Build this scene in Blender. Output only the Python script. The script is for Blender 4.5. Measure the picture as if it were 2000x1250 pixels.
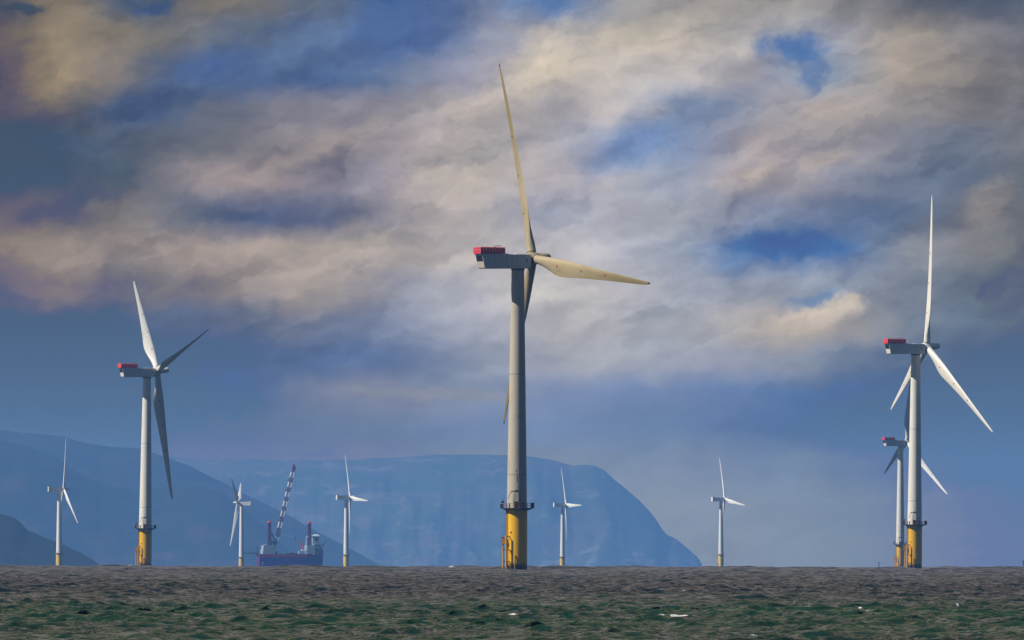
import bpy, bmesh, math, random
import numpy as np
from mathutils import Matrix, Vector

for o in list(bpy.data.objects):
    bpy.data.objects.remove(o)
S = bpy.context.scene
COL = S.collection
R = math.radians

# ------------------------------------------------------------------ camera
F = 33333.0            # focal length in pixels of a 2000 px wide frame (600 mm)
EYE_Y = 1077.0         # picture row of the true eye level
CAM_H = 3.5            # eye height above the sea in metres
RE = 7.433e6           # earth radius with normal refraction
cam = bpy.data.cameras.new('camera')
cam.sensor_width = 36.0
cam.lens = F * 36.0 / 2000.0
cam.clip_start = 1.0
cam.clip_end = 120000.0
camo = bpy.data.objects.new('camera', cam)
COL.objects.link(camo)
PITCH = (EYE_Y - 625.0) / F
ROLL = 0.0014
camo.matrix_world = (Matrix.Translation((0, 0, CAM_H)) @ Matrix.Rotation(math.pi / 2 + PITCH, 4, 'X')
                     @ Matrix.Rotation(ROLL, 4, 'Z'))
S.camera = camo


def sea_z(x, y):
    return -(x * x + y * y) / (2 * RE)


def at(px, py, d):
    """the point at distance d along +Y that stands at that place of the photograph"""
    x, y = px - 1000.0, py - 625.0
    c, s = math.cos(ROLL), math.sin(ROLL)
    x, y = x * c + y * s, -x * s + y * c
    y += 625.0
    return Vector((x / F * d, d, CAM_H - (y - EYE_Y) / F * d))


# ------------------------------------------------------------------ exposure, sun and sky
S.view_settings.view_transform = 'Standard'
S.view_settings.look = 'None'
S.view_settings.exposure = 0.13
S.view_settings.gamma = 1.0
S.view_settings.use_curve_mapping = False
try:
    S.cycles.use_denoising = True
    S.cycles.denoiser = 'OPENIMAGEDENOISE'
    S.cycles.denoising_input_passes = 'RGB_ALBEDO_NORMAL'
    S.cycles.volume_bounces = 1
    S.cycles.max_bounces = 6
    S.cycles.sample_clamp_indirect = 4.0
except Exception:
    pass

SUN_EL = R(44)
SUN_AZ = Vector((-0.972, -0.235, 0)).normalized()      # towards the sun, on the ground
sun_dir = Vector((SUN_AZ.x * math.cos(SUN_EL), SUN_AZ.y * math.cos(SUN_EL), math.sin(SUN_EL)))
sl = bpy.data.lights.new('sun', 'SUN')
sl.energy = 5.0
sl.angle = R(0.5)
sl.color = (1.0, 0.93, 0.80)
so = bpy.data.objects.new('sun', sl)
COL.objects.link(so)
so.rotation_euler = sun_dir.to_track_quat('Z', 'Y').to_euler()
so.location = (-3000, -800, 3000)


class NT:
    """small helper for node trees"""
    def __init__(s, tree):
        s.t = tree
        s.n = tree.nodes
        s.n.clear()

    def node(s, typ, ins=None, **props):
        n = s.n.new(typ)
        for k, v in props.items():
            setattr(n, k, v)
        for k, v in (ins or {}).items():
            s.set(n.inputs[k], v)
        return n

    def set(s, sock, v):
        if hasattr(v, 'is_linked') or isinstance(v, bpy.types.NodeSocket):
            s.t.links.new(v, sock)
        else:
            sock.default_value = v

    def math(s, op, a, b=None, c=None, clamp=False):
        n = s.n.new('ShaderNodeMath')
        n.operation = op
        n.use_clamp = clamp
        for i, v in enumerate((a, b, c)):
            if v is not None:
                s.set(n.inputs[i], v)
        return n.outputs[0]

    def rng(s, v, a, b, c=0.0, d=1.0, smooth=True, clamp=True):
        n = s.n.new('ShaderNodeMapRange')
        n.interpolation_type = 'SMOOTHSTEP' if smooth else 'LINEAR'
        n.clamp = clamp
        for i, x in enumerate((v, a, b, c, d)):
            s.set(n.inputs[i], x)
        return n.outputs[0]

    def mix(s, f, a, b, blend='MIX'):
        n = s.n.new('ShaderNodeMix')
        n.data_type = 'RGBA'
        n.blend_type = blend
        s.set(n.inputs[0], f)
        s.set(n.inputs[6], a)
        s.set(n.inputs[7], b)
        return n.outputs[2]

    def noise(s, vec, scale, detail=4.0, rough=0.55, dist=0.0, col=False):
        n = s.n.new('ShaderNodeTexNoise')
        s.set(n.inputs['Vector'], vec)
        n.inputs['Scale'].default_value = scale
        n.inputs['Detail'].default_value = detail
        n.inputs['Roughness'].default_value = rough
        n.inputs['Distortion'].default_value = dist
        return n.outputs[1 if col else 0]

    def ramp(s, f, stops, interp='LINEAR'):
        n = s.n.new('ShaderNodeValToRGB')
        r = n.color_ramp
        r.interpolation = interp
        while len(r.elements) > 1:
            r.elements.remove(r.elements[-1])
        for i, (p, c) in enumerate(stops):
            e = r.elements[0] if i == 0 else r.elements.new(p)
            e.position = p
            e.color = (c, c, c, 1) if not isinstance(c, (tuple, list)) else (*c[:3], 1)
        s.set(n.inputs[0], f)
        return n.outputs[0]

    def xyz(s, x, y, z=0.0):
        n = s.n.new('ShaderNodeCombineXYZ')
        for i, v in enumerate((x, y, z)):
            s.set(n.inputs[i], v)
        return n.outputs[0]


def lin(r, g, b):
    f = lambda c: (c / 255 / 12.92) if c / 255 <= 0.04045 else ((c / 255 + 0.055) / 1.055) ** 2.4
    return (f(r), f(g), f(b))


# the colour of the cloud deck in each direction of the sky over the hills, as seen through the
# sea air: 16 columns across 3.4 degrees, rows an eighth of a degree apart from the top down
DECK_COL = """
4b5058 82766a 505f78 78706a 707076 5f6e8a 446296 7d849b 5f7daa 96969e a59c98 9b9492 8c888a 78787e 5f6676 525c70
5f5854 8c7e70 76706c 696e7a 5a6984 556c94 46669e 878ea5 a5a0a5 beb2a6 bcb0a6 a5a0a2 9a9aa6 a09691 827d80 6c6c76
645a52 918070 696c7a 46608e 506894 556e98 78829b 9694a5 c4b6a8 bcb2ac b2aaaa a09ca4 8c98ac a59a94 8e8684 76747a
5c5654 646266 485c82 646c80 7d7c88 8c8792 9e969c b4a8a4 b4aaaa b4acae 828ea8 9698a8 aca09e 9e9696 8c8688 73737c
344869 465670 586274 696c78 7d7880 9e9294 a59a9e baaeaa b4acb0 8794b2 8090b0 a59ca2 9e969c 8a8892 70788a 73747e
374864 48566c 5c6474 91868a 968a8e 827e8e a0969c bcb0aa b6acb0 a5a2ac 969aac aa9ea0 9694a0 788094 647086 646c7a
696262 64646c 737076 5c667e 556284 7d7c8c a59b9e b2a8a8 a5a5b2 a5a4ae 9e9eaa 8c92a6 73809c 5c6e8c 737682 6e6e74
877a74 968884 948886 9e908c a89a94 afa29c b2a6a2 b6aeae b6b0b4 acaab4 969eb2 5a7aa8 5474a4 788296 82828a 696c74
6e686a 82787a 76747e 877e82 a09492 a09696 9696a4 b2aeb4 bab4b4 b0acb2 a0a2b0 969aa8 8c94a6 7d8494 697486 5f6876
3e5270 485a76 4b5e80 5f6a84 6c748a 707a94 878ea4 aaaab6 b2aeb2 acaab0 a5a5ae aca5a5 b2a6a0 848894 627086 556276
374b69 4b5a76 485c82 48608e 556a91 5a7098 6c7ea0 9198ac 9ea0ae a0a2ae 9b9eae 9196a8 828ca0 647692 556886 485c7a
374e70 3c567c 425c88 4c6696 5c729a 7d849c 828aa2 828ea8 7a8aac 7688ac 7084aa 627ca6 55729e 4c6a96 44628c 3e587e
375276 445c80 50668a 5c7092 627698 687c9e 6c80a2 7084a8 7388ac 7086aa 6982a8 5f7aa4 58749e 506c96 4c668e 445e82
556480 5f6e8a 64748e 6c7a94 707e96 748098 78869e 7a8aa2 7c8ca5 7e8ea8 7c8ca8 7688a6 7084a2 667c9a 5e7290 546886
646e86 6a768e 707c92 768296 7a869a 7e8a9e 808ca0 828ea4 828ea6 8492a8 8492a8 8291a8 7e8ea6 74869e 6c7e96 60748e
646e86 6a768e 707c92 768296 7a869a 7e8a9e 808ca0 828ea4 828ea6 8492a8 8492a8 8492a8 7e8ea5 76869e 708098 667891
""".split('\n')[1:-1]
DECK_COL = [[lin(*(int(c[k:k + 2], 16) for k in (0, 2, 4))) for c in r.split()] for r in DECK_COL]

DENS = 2.35e-5
AIR = (0.0875, 0.208, 0.442)        # colour of a deep layer of the sunlit sea air
world = bpy.data.worlds.new("World")
S.world = world
world.use_nodes = True
w = NT(world.node_tree)
tc = w.node('ShaderNodeTexCoord')
sep = w.node('ShaderNodeSeparateXYZ', {0: tc.outputs['Generated']})
dx, dy, dz = sep.outputs
az = w.math('ARCTAN2', dx, dy)
el = w.math('ARCSINE', dz)
px = w.math('MULTIPLY_ADD', az, F, 1000.0)
py = w.math('MULTIPLY_ADD', el, -F, EYE_Y)
pv = w.xyz(px, py)
# ragged, wind-drawn edges
wa = w.node('ShaderNodeSeparateColor', {0: w.noise(pv, 1 / 170.0, 5.0, 0.6, col=True)})
wb = w.node('ShaderNodeSeparateColor', {0: w.noise(pv, 1 / 42.0, 4.0, 0.6, col=True)})
ux = w.math('MULTIPLY_ADD', w.math('SUBTRACT', wa.outputs[0], 0.5), 120.0, px)
ux = w.math('MULTIPLY_ADD', w.math('SUBTRACT', wb.outputs[0], 0.5), 36.0, ux)
uy = w.math('MULTIPLY_ADD', w.math('SUBTRACT', wa.outputs[1], 0.5), 80.0, py)
uy = w.math('MULTIPLY_ADD', w.math('SUBTRACT', wb.outputs[1], 0.5), 28.0, uy)
u = w.math('DIVIDE', ux, 2000.0, clamp=True)
v = w.math('DIVIDE', uy, 70.0)
v = w.math('MINIMUM', w.math('MAXIMUM', v, 0.0), float(len(DECK_COL) - 1))
acc = None
for j, row in enumerate(DECK_COL):
    hat = w.rng(w.math('ABSOLUTE', w.math('SUBTRACT', v, float(j))), 0.0, 1.0, 1.0, 0.0)
    rp = w.ramp(u, [(i / 15.0, c) for i, c in enumerate(row)], 'CARDINAL')
    hv = w.xyz(hat, hat, hat)
    n_ = w.node('ShaderNodeVectorMath', {0: rp, 1: hv}, operation='MULTIPLY') if acc is None else \
        w.node('ShaderNodeVectorMath', {0: rp, 1: hv, 2: acc}, operation='MULTIPLY_ADD')
    acc = n_.outputs[0]
deck = acc


def bank(cx, cy, rx, ry, rot, col, edge0, edge1, frag, amount=1.0):
    """one bank of cloud, or a gap in the deck, with a ragged rim"""
    global deck
    mp = w.node('ShaderNodeMapping', {0: w.xyz(ux2, uy2)}, vector_type='TEXTURE')
    mp.inputs['Location'].default_value = (cx, cy, 0)
    mp.inputs['Rotation'].default_value = (0, 0, R(rot))
    mp.inputs['Scale'].default_value = (rx, ry, 1)
    ln = w.node('ShaderNodeVectorMath', {0: mp.outputs[0]}, operation='LENGTH').outputs[1]
    ln = w.math('MULTIPLY_ADD', w.math('SUBTRACT', frag_n, 0.5), frag, ln)
    deck = w.mix(w.rng(ln, edge0, edge1, amount, 0.0), deck, (*lin(*col), 1))


ux2 = w.math('MULTIPLY_ADD', w.math('SUBTRACT', wb.outputs[0], 0.5), 60.0, px)
uy2 = w.math('MULTIPLY_ADD', w.math('SUBTRACT', wb.outputs[1], 0.5), 50.0, py)
frag_n = w.noise(pv, 1 / 34.0, 6.0, 0.65)
bank(820, 40, 130, 62, -25, (82, 106, 150), 0.3, 1.5, 1.2, 0.8)
bank(560, 128, 190, 34, -10, (84, 104, 140), 0.3, 1.5, 0.9, 0.7)
bank(285, 205, 130, 26, -12, (68, 86, 118), 0.3, 1.5, 0.9, 0.8)
bank(1552, 96, 82, 42, 8, (82, 116, 166), 0.25, 1.2, 1.1, 0.95)
bank(1590, 150, 30, 34, 20, (98, 124, 166), 0.4, 1.2, 1.0, 0.8)
bank(1225, 290, 95, 34, -28, (112, 138, 180), 0.2, 1.5, 0.8, 0.75)
bank(1540, 480, 150, 27, 0, (68, 108, 162), 0.35, 1.25, 0.8, 0.9)
bank(580, 410, 190, 32, 4, (90, 100, 128), 0.3, 1.5, 0.8, 0.6)
bank(1590, 585, 70, 16, -14, (104, 138, 178), 0.3, 1.3, 0.8, 0.7)
bank(1590, 622, 122, 30, -14, (192, 178, 168), 0.35, 1.1, 1.1, 0.85)
bank(1655, 585, 40, 24, -20, (198, 184, 172), 0.35, 1.05, 1.2, 0.85)
bank(1475, 338, 42, 15, 0, (186, 172, 164), 0.3, 1.2, 1.4, 0.75)
bank(1605, 316, 62, 20, -18, (180, 166, 160), 0.3, 1.3, 1.4, 0.7)
bank(1050, 120, 42, 110, 38, (206, 192, 174), 0.3, 1.4, 1.0, 0.6)
bank(600, 300, 190, 20, -24, (170, 156, 152), 0.2, 1.4, 1.1, 0.6)
bank(880, 340, 100, 70, -20, (196, 182, 172), 0.2, 1.4, 1.0, 0.6)
bank(1930, 390, 70, 40, -40, (150, 142, 140), 0.3, 1.3, 1.1, 0.7)
bank(40, 18, 52, 13, 0, (58, 74, 98), 0.35, 1.2, 1.2, 0.9)
bank(300, 18, 46, 20, -15, (62, 86, 124), 0.35, 1.2, 1.2, 0.9)
bank(110, 110, 60, 90, 20, (150, 134, 116), 0.2, 1.4, 0.9, 0.6)
bank(860, 768, 190, 13, 0, (146, 148, 162), 0.3, 1.3, 0.8, 0.6)
# billow detail, drawn out along the wind, with lit upper left edges
ca, sa = math.cos(R(-17)), math.sin(R(-17))
sx = w.math('ADD', w.math('MULTIPLY', ux, ca), w.math('MULTIPLY', uy, sa))
sy = w.math('SUBTRACT', w.math('MULTIPLY', uy, ca), w.math('MULTIPLY', ux, sa))
dn = w.noise(w.xyz(w.math('DIVIDE', sx, 300.0), w.math('DIVIDE', sy, 110.0), 3.7), 1.0, 8.0, 0.55, 0.3)
low = w.rng(py, 560.0, 860.0, 1.0, 0.30)
bw = w.xyz(w.math('DIVIDE', ux, 210.0), w.math('DIVIDE', uy, 120.0), 9.1)
b0 = w.noise(bw, 1.0, 7.0, 0.55, 0.2)
b1 = w.noise(w.node('ShaderNodeVectorMath', {0: bw, 1: (-0.10, -0.17, 0.0)}, operation='ADD').outputs[0], 1.0, 7.0, 0.55, 0.2)
lit = w.math('MULTIPLY', w.math('SUBTRACT', b0, b1), 1.15)
def front_edge(ang, lx, ly, off, amp):
    """a layer of cloud fronts: each starts at a crisp bright rim and fades away behind it"""
    c_, s_ = math.cos(R(ang)), math.sin(R(ang))
    a_ = w.math('ADD', w.math('MULTIPLY', ux2, c_), w.math('MULTIPLY', uy2, s_))
    b_ = w.math('SUBTRACT', w.math('MULTIPLY', uy2, c_), w.math('MULTIPLY', ux2, s_))
    n_ = w.noise(w.xyz(w.math('DIVIDE', a_, lx), w.math('DIVIDE', b_, ly), off), 1.0, 6.0, 0.5, 0.25)
    rim = w.math('MULTIPLY', w.rng(n_, 0.47, 0.505), w.rng(n_, 0.505, 0.66, 1.0, 0.0))
    return w.math('MULTIPLY', w.math('SUBTRACT', rim, 0.28), amp)


lit = w.math('ADD', lit, front_edge(-24, 420.0, 150.0, 21.3, 0.14))
lit = w.math('ADD', lit, front_edge(-12, 260.0, 90.0, 5.7, 0.09))
m_ = w.math('MULTIPLY', w.math('MULTIPLY_ADD', w.math('SUBTRACT', dn, 0.5), 1.05, lit), low)
m_ = w.math('MINIMUM', w.math('MAXIMUM', m_, -0.4), 0.4)
gain = w.xyz(w.math('MULTIPLY_ADD', m_, 1.0, 0.975), w.math('MULTIPLY_ADD', m_, 0.9, 0.99), w.math('MULTIPLY_ADD', m_, 0.72, 1.03))
sky_col = w.node('ShaderNodeVectorMath', {0: deck, 1: gain}, operation='MULTIPLY').outputs[0]
EXPO = 0.13
sky_col = w.mix(1.0, sky_col, (0.972 * 2 ** -EXPO, 1.004 * 2 ** -EXPO, 2 ** -EXPO, 1), 'MULTIPLY')
# the clouds stand beyond the hazy air near the sea: take the light that air adds off their own colour
path = w.math('MINIMUM', w.math('DIVIDE', 356.0, w.math('MAXIMUM', el, 1e-4)), 62600.0)
thru = w.math('POWER', math.exp(-DENS), path)
lost = w.math('SUBTRACT', 1.0, thru)
air = w.mix(1.0, (*AIR, 1), lost, 'MULTIPLY')
sky_col = w.mix(1.0, sky_col, air, 'SUBTRACT')
sky_col = w.mix(1.0, sky_col, (0.026, 0.024, 0.014, 1), 'LIGHTEN')
sc_ = w.node('ShaderNodeSeparateColor', {0: sky_col})
sky_col = w.node('ShaderNodeCombineColor', {0: w.math('MINIMUM', sc_.outputs[0], w.math('MULTIPLY', sc_.outputs[1], 2.2)),
                                            1: sc_.outputs[1], 2: sc_.outputs[2]}).outputs[0]
sky_col = w.mix(1.0, sky_col, thru, 'DIVIDE')

# the rest of the dome: blue air (Nishita) with broken warm-grey cloud
nish = w.node('ShaderNodeTexSky', sky_type='NISHITA', sun_disc=False)
nish.sun_elevation = SUN_EL
nish.sun_rotation = math.atan2(SUN_AZ.x, SUN_AZ.y)
nish.air_density = 1.0
nish.dust_density = 0.3
nish.ozone_density = 2.0
SKY = 0.1
gn = w.noise(w.xyz(w.math('MULTIPLY', az, 2.2), w.math('MULTIPLY', el, 4.5), 1.3), 1.6, 6.0, 0.6, 0.5)
cover = w.rng(gn, 0.36, 0.60)
front = w.rng(dy, -0.1, 0.7, 0.03, 1.0)
cover = w.math('MULTIPLY', cover, front)
cover = w.math('MAXIMUM', cover, w.math('MULTIPLY', w.rng(dy, 0.5, 0.9, 0.0, 0.85), w.rng(el, R(9), R(27), 1.0, 0.0)))
cloud_far = w.mix(w.rng(gn, 0.45, 0.75), (*lin(136, 124, 116), 1), (*lin(200, 177, 158), 1))
blue = w.mix(1.0, nish.outputs[0], (SKY * 0.34, SKY * 0.38, SKY * 0.46, 1), 'MULTIPLY')
blue = w.mix(1.0, blue, w.ramp(w.rng(el, R(35), R(62)), [(0, 0.06), (1, 1.0)]), 'MULTIPLY')
blue = w.mix(1.0, blue, (3.7, 3.7, 3.7, 1), 'MULTIPLY')
dome = w.mix(cover, blue, cloud_far)
away = w.math('MAXIMUM', w.rng(el, R(2.1), R(5.0)), w.rng(w.math('ABSOLUTE', az), R(2.2), R(7.0)))
full = w.mix(away, sky_col, dome)
full = w.mix(w.rng(el, R(-3.0), R(-0.8), 1.0, 0.0), full, (0.02, 0.03, 0.035, 1))
scaled = w.mix(1.0, full, (1 / SKY, 1 / SKY, 1 / SKY, 1), 'MULTIPLY')
bg = w.node('ShaderNodeBackground', {0: scaled, 1: SKY})
out = w.node('ShaderNodeOutputWorld', {0: bg.outputs[0]})
try:
    world.cycles.sampling_method = 'MANUAL'
    world.cycles.sample_map_resolution = 512
except Exception:
    pass


# ------------------------------------------------------------------ materials
def mat(name):
    m = bpy.data.materials.new(name)
    m.use_nodes = True
    return m, NT(m.node_tree)


def finish(n, base, rough=0.5, spec=0.4, metal=0.0, normal=None):
    b = n.node('ShaderNodeBsdfPrincipled', {'Base Color': base, 'Roughness': rough, 'Metallic': metal,
                                            'Specular IOR Level': spec})
    if normal is not None:
        n.set(b.inputs['Normal'], normal)
    n.node('ShaderNodeOutputMaterial', {0: b.outputs[0]})
    return b


def paint(name, col, dirt=None, amount=0.35, scale=0.25, rough=0.45, spots=(), stretch=0.2, tip_tone=None):
    m, n = mat(name)
    t = n.node('ShaderNodeTexCoord')
    mp = n.node('ShaderNodeMapping', {0: t.outputs['Object']})
    mp.inputs['Scale'].default_value = (1, 1, stretch)
    a = n.noise(mp.outputs[0], scale * 4, 5.0, 0.65)
    b = n.noise(t.outputs['Object'], scale, 3.0, 0.5)
    f = n.math('MULTIPLY', n.rng(a, 0.45, 0.75), n.rng(b, 0.35, 0.65))
    d = dirt or tuple(c * 0.6 for c in col)
    c = n.mix(n.math('MULTIPLY', f, amount), (*col, 1), (*d, 1))
    if tip_tone:  # blends to this tone along the local height
        s = n.node('ShaderNodeSeparateXYZ', {0: t.outputs['Object']})
        g = n.math('MULTIPLY_ADD', n.math('SUBTRACT', a, 0.5), 26.0, s.outputs[2])
        c = n.mix(n.math('MULTIPLY', n.rng(g, 12.0, 46.0), 0.8), c, (*tip_tone, 1))
    for (sx_, sy_, sz_, hw, hh) in spots:
        s = n.node('ShaderNodeSeparateXYZ', {0: t.outputs['Object']})
        q1 = n.math('LESS_THAN', n.math('ABSOLUTE', n.math('SUBTRACT', s.outputs[0], sx_)), hw)
        q2 = n.math('LESS_THAN', n.math('ABSOLUTE', n.math('SUBTRACT', s.outputs[2], sz_)), hh)
        q3 = n.math('LESS_THAN', s.outputs[1], 0.0)
        if hw > 2:
            q3 = 1.0
        c = n.mix(n.math('MULTIPLY', n.math('MULTIPLY', q1, q2), q3), c, (0.03, 0.025, 0.025, 1))
    finish(n, c, rough, 0.35)
    return m


WHITE = (0.80, 0.775, 0.70)
M = {}
M['white'] = paint('white_paint', WHITE, (0.50, 0.45, 0.34), 0.55)
M['cream'] = paint('stained_cloud_shade_cream_paint', (0.42, 0.345, 0.20), (0.29, 0.225, 0.10), 0.85, 0.18,  # yellow-stained cream, darkened so that cloud shade is painted into it
                   spots=((0, 0, 54.1, 5, 0.8),), tip_tone=(0.21, 0.155, 0.055))  # darker outboard, with a dark band at the tip
M['cream_tower'] = paint('cloud_shade_cream_tower_paint', (0.51, 0.46, 0.375), (0.37, 0.32, 0.24), 0.75, 0.18,  # tower cream with the same cloud shade painted in
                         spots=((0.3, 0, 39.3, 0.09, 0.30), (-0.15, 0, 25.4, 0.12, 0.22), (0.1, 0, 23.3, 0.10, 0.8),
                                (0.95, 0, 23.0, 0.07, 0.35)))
M['grey'] = paint('nacelle_grey_paint', (0.60, 0.60, 0.60), (0.42, 0.42, 0.42), 0.4)
M['farwhite'] = paint('far_white_paint', (0.88, 0.87, 0.84), (0.7, 0.68, 0.62), 0.3)
M['red'] = paint('hoist_red_paint', (0.88, 0.03, 0.018), (0.6, 0.02, 0.02), 0.5)
M['pinkred'] = paint('faded_hoist_red_paint', (0.66, 0.035, 0.075), (0.45, 0.02, 0.05), 0.5)
M['dot'] = paint('marker_red_paint', (0.30, 0.03, 0.03), None, 0.3)
M['black'] = paint('dark_opening', (0.012, 0.012, 0.014), None, 0.2)
M['steel'] = paint('dark_steel', (0.055, 0.045, 0.04), (0.10, 0.05, 0.03), 0.8, 1.0)
M['rust'] = paint('ochre_steel', (0.30, 0.14, 0.03), (0.10, 0.05, 0.025), 0.8, 1.0)
M['fender'] = paint('yellow_fender_paint', (0.70, 0.36, 0.03), (0.35, 0.15, 0.03), 0.7, 0.8)
M['blue'] = paint('blue_mark', (0.05, 0.06, 0.14), None, 0.2)
M['hull'] = paint('ship_violet_paint', (0.11, 0.018, 0.70), (0.14, 0.010, 0.45), 0.5, 0.1)
M['strake'] = paint('ship_red_paint', (0.34, 0.012, 0.07), (0.2, 0.012, 0.08), 0.5, 0.1)
M['shipwhite'] = paint('ship_white_paint', (0.38, 0.50, 0.58), (0.28, 0.36, 0.42), 0.5, 0.1)
M['legred'] = paint('leg_red_paint', (0.12, 0.008, 0.12), (0.08, 0.01, 0.10), 0.5, 0.1)
M['boomred'] = paint('boom_purple_paint', (0.15, 0.015, 0.14), None, 0.3, 0.1)
M['deck'] = paint('deck_green_paint', (0.03, 0.10, 0.10), None, 0.3)
M['glass'] = paint('dark_window', (0.02, 0.03, 0.045), None, 0.2, rough=0.1)
M['navy'] = paint('ship_blue_paint', (0.02, 0.05, 0.16), None, 0.3)


def yellow():
    m, n = mat('transition_yellow_paint')
    t = n.node('ShaderNodeTexCoord')
    s = n.node('ShaderNodeSeparateXYZ', {0: t.outputs['Object']})
    mp = n.node('ShaderNodeMapping', {0: t.outputs['Object']})
    mp.inputs['Scale'].default_value = (1, 1, 0.12)
    a = n.noise(mp.outputs[0], 1.4, 5.0, 0.6)
    c = n.mix(n.math('MULTIPLY', n.rng(a, 0.48, 0.8), 0.5), (0.92, 0.52, 0.004, 1), (0.58, 0.28, 0.008, 1))
    z = n.math('MULTIPLY_ADD', n.math('SUBTRACT', n.noise(t.outputs['Object'], 0.6, 4.0), 0.5), 2.6, s.outputs[2])
    c = n.mix(n.rng(z, 1.0, 2.2, 1.0, 0.0), c, (0.045, 0.028, 0.014, 1))
    finish(n, c, 0.42, 0.35)
    return m


M['yellow'] = yellow()
M['faryellow'] = paint('pale_yellow_paint', (0.85, 0.58, 0.10), (0.6, 0.36, 0.06), 0.5)


# ------------------------------------------------------------------ mesh helpers
class MB:
    def __init__(s):
        s.v, s.f, s.runs = [], [], []

    def add(s, v, f):
        o = len(s.v)
        s.runs.append((o, o + len(v), len(s.f), len(s.f) + len(f)))
        s.v += [tuple(p) for p in v]
        s.f += [tuple(i + o for i in q) for q in f]
        return s

    def box(s, x0, x1, y0, y1, z0, z1):
        return s.add([(x0, y0, z0), (x1, y0, z0), (x1, y1, z0), (x0, y1, z0), (x0, y0, z1), (x1, y0, z1), (x1, y1, z1), (x0, y1, z1)],
                     [(3, 2, 1, 0), (4, 5, 6, 7), (0, 1, 5, 4), (1, 2, 6, 5), (2, 3, 7, 6), (3, 0, 4, 7)])

    def rings(s, rings, caps=True):
        n = len(rings[0])
        v = [p for r in rings for p in r]
        f = []
        for i in range(len(rings) - 1):
            for k in range(n):
                f.append((i * n + k, i * n + (k + 1) % n, (i + 1) * n + (k + 1) % n, (i + 1) * n + k))
        if caps:
            f.append(tuple(reversed(range(n))))
            f.append(tuple((len(rings) - 1) * n + k for k in range(n)))
        return s.add(v, f)

    def lathe(s, prof, n=48, axis='Z', c=(0, 0, 0)):
        rs = []
        for r, h in prof:
            ring = []
            for k in range(n):
                a = 2 * math.pi * k / n
                p = (r * math.cos(a), r * math.sin(a), h) if axis == 'Z' else (h, r * math.cos(a), r * math.sin(a))
                ring.append((p[0] + c[0], p[1] + c[1], p[2] + c[2]))
            rs.append(ring)
        return s.rings(rs)

    def tube(s, a, b, r, n=10, r2=None):
        a, b = Vector(a), Vector(b)
        d = (b - a).normalized()
        t = d.orthogonal().normalized()
        q = d.cross(t)
        rs = []
        for p, rr in ((a, r), (b, r if r2 is None else r2)):
            rs.append([tuple(p + t * rr * math.cos(2 * math.pi * k / n) + q * rr * math.sin(2 * math.pi * k / n)) for k in range(n)])
        return s.rings(rs)

    def hoop(s, rad, z, r, n=40, m=6, a0=0, a1=2 * math.pi):
        rs = []
        full = abs(a1 - a0 - 2 * math.pi) < 1e-6
        for i in range(n + 1):
            a = a0 + (a1 - a0) * i / n
            ring = []
            for k in range(m):
                b = 2 * math.pi * k / m
                rr = rad + r * math.cos(b)
                ring.append((rr * math.cos(a), rr * math.sin(a), z + r * math.sin(b)))
            rs.append(ring)
        return s.rings(rs, caps=not full)

    def groups(s):
        """the far-apart pieces among the shapes added so far"""
        lo = [tuple(min(p[k] for p in s.v[a:b]) for k in range(3)) for a, b, _, _ in s.runs]
        hi = [tuple(max(p[k] for p in s.v[a:b]) for k in range(3)) for a, b, _, _ in s.runs]
        size = [max(h - l for l, h in zip(a, b)) for a, b in zip(lo, hi)]
        n = len(s.runs)
        lab = list(range(n))

        def root(i):
            while lab[i] != i:
                i = lab[i]
            return i
        for i in range(n):
            for j in range(i):
                g = math.sqrt(sum(max(0.0, lo[i][k] - hi[j][k], lo[j][k] - hi[i][k]) ** 2 for k in range(3)))
                if g <= max(0.02, 0.5 * max(size[i], size[j])):
                    lab[root(i)] = root(j)
        out = {}
        for i in range(n):
            out.setdefault(root(i), []).append(i)
        return list(out.values())

    def build(s, name, m, parent=None, smooth=False, loc=None, mw=None):
        if parent is not None and 1 < len(s.runs) < 400:
            gs = s.groups()
            if len(gs) > 1:
                made = []
                for g in gs:
                    q = MB()
                    for i in g:
                        a, b, c, d = s.runs[i]
                        q.add(s.v[a:b], [tuple(k - a for k in f) for f in s.f[c:d]])
                    q.runs = q.runs[:1]
                    made.append(q.build(name, m, parent, smooth, loc, mw))
                return made[0]
        me = bpy.data.meshes.new(name)
        me.from_pydata(s.v, [], s.f)
        me.materials.append(m)
        bm = bmesh.new()
        bm.from_mesh(me)
        bmesh.ops.recalc_face_normals(bm, faces=bm.faces)
        bm.to_mesh(me)
        bm.free()
        if smooth:
            me.polygons.foreach_set('use_smooth', [True] * len(me.polygons))
            me.set_sharp_from_angle(angle=R(40))
        o = bpy.data.objects.new(name, me)
        COL.objects.link(o)
        if parent is not None:
            o.parent = parent
        if mw is not None:
            o.matrix_local = mw
        elif loc is not None:
            o.location = loc
        return o


def tag(o, label, cat, group=None):
    o['label'] = label
    o['category'] = cat
    if group:
        o['group'] = group
    return o


def thing(name, label, cat, loc, group=None, rot=(0, 0, 0)):
    o = bpy.data.objects.new(name, None)
    COL.objects.link(o)
    o.empty_display_size = 2.0
    o.location = loc
    o.rotation_euler = rot
    return tag(o, label, cat, group)


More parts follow.
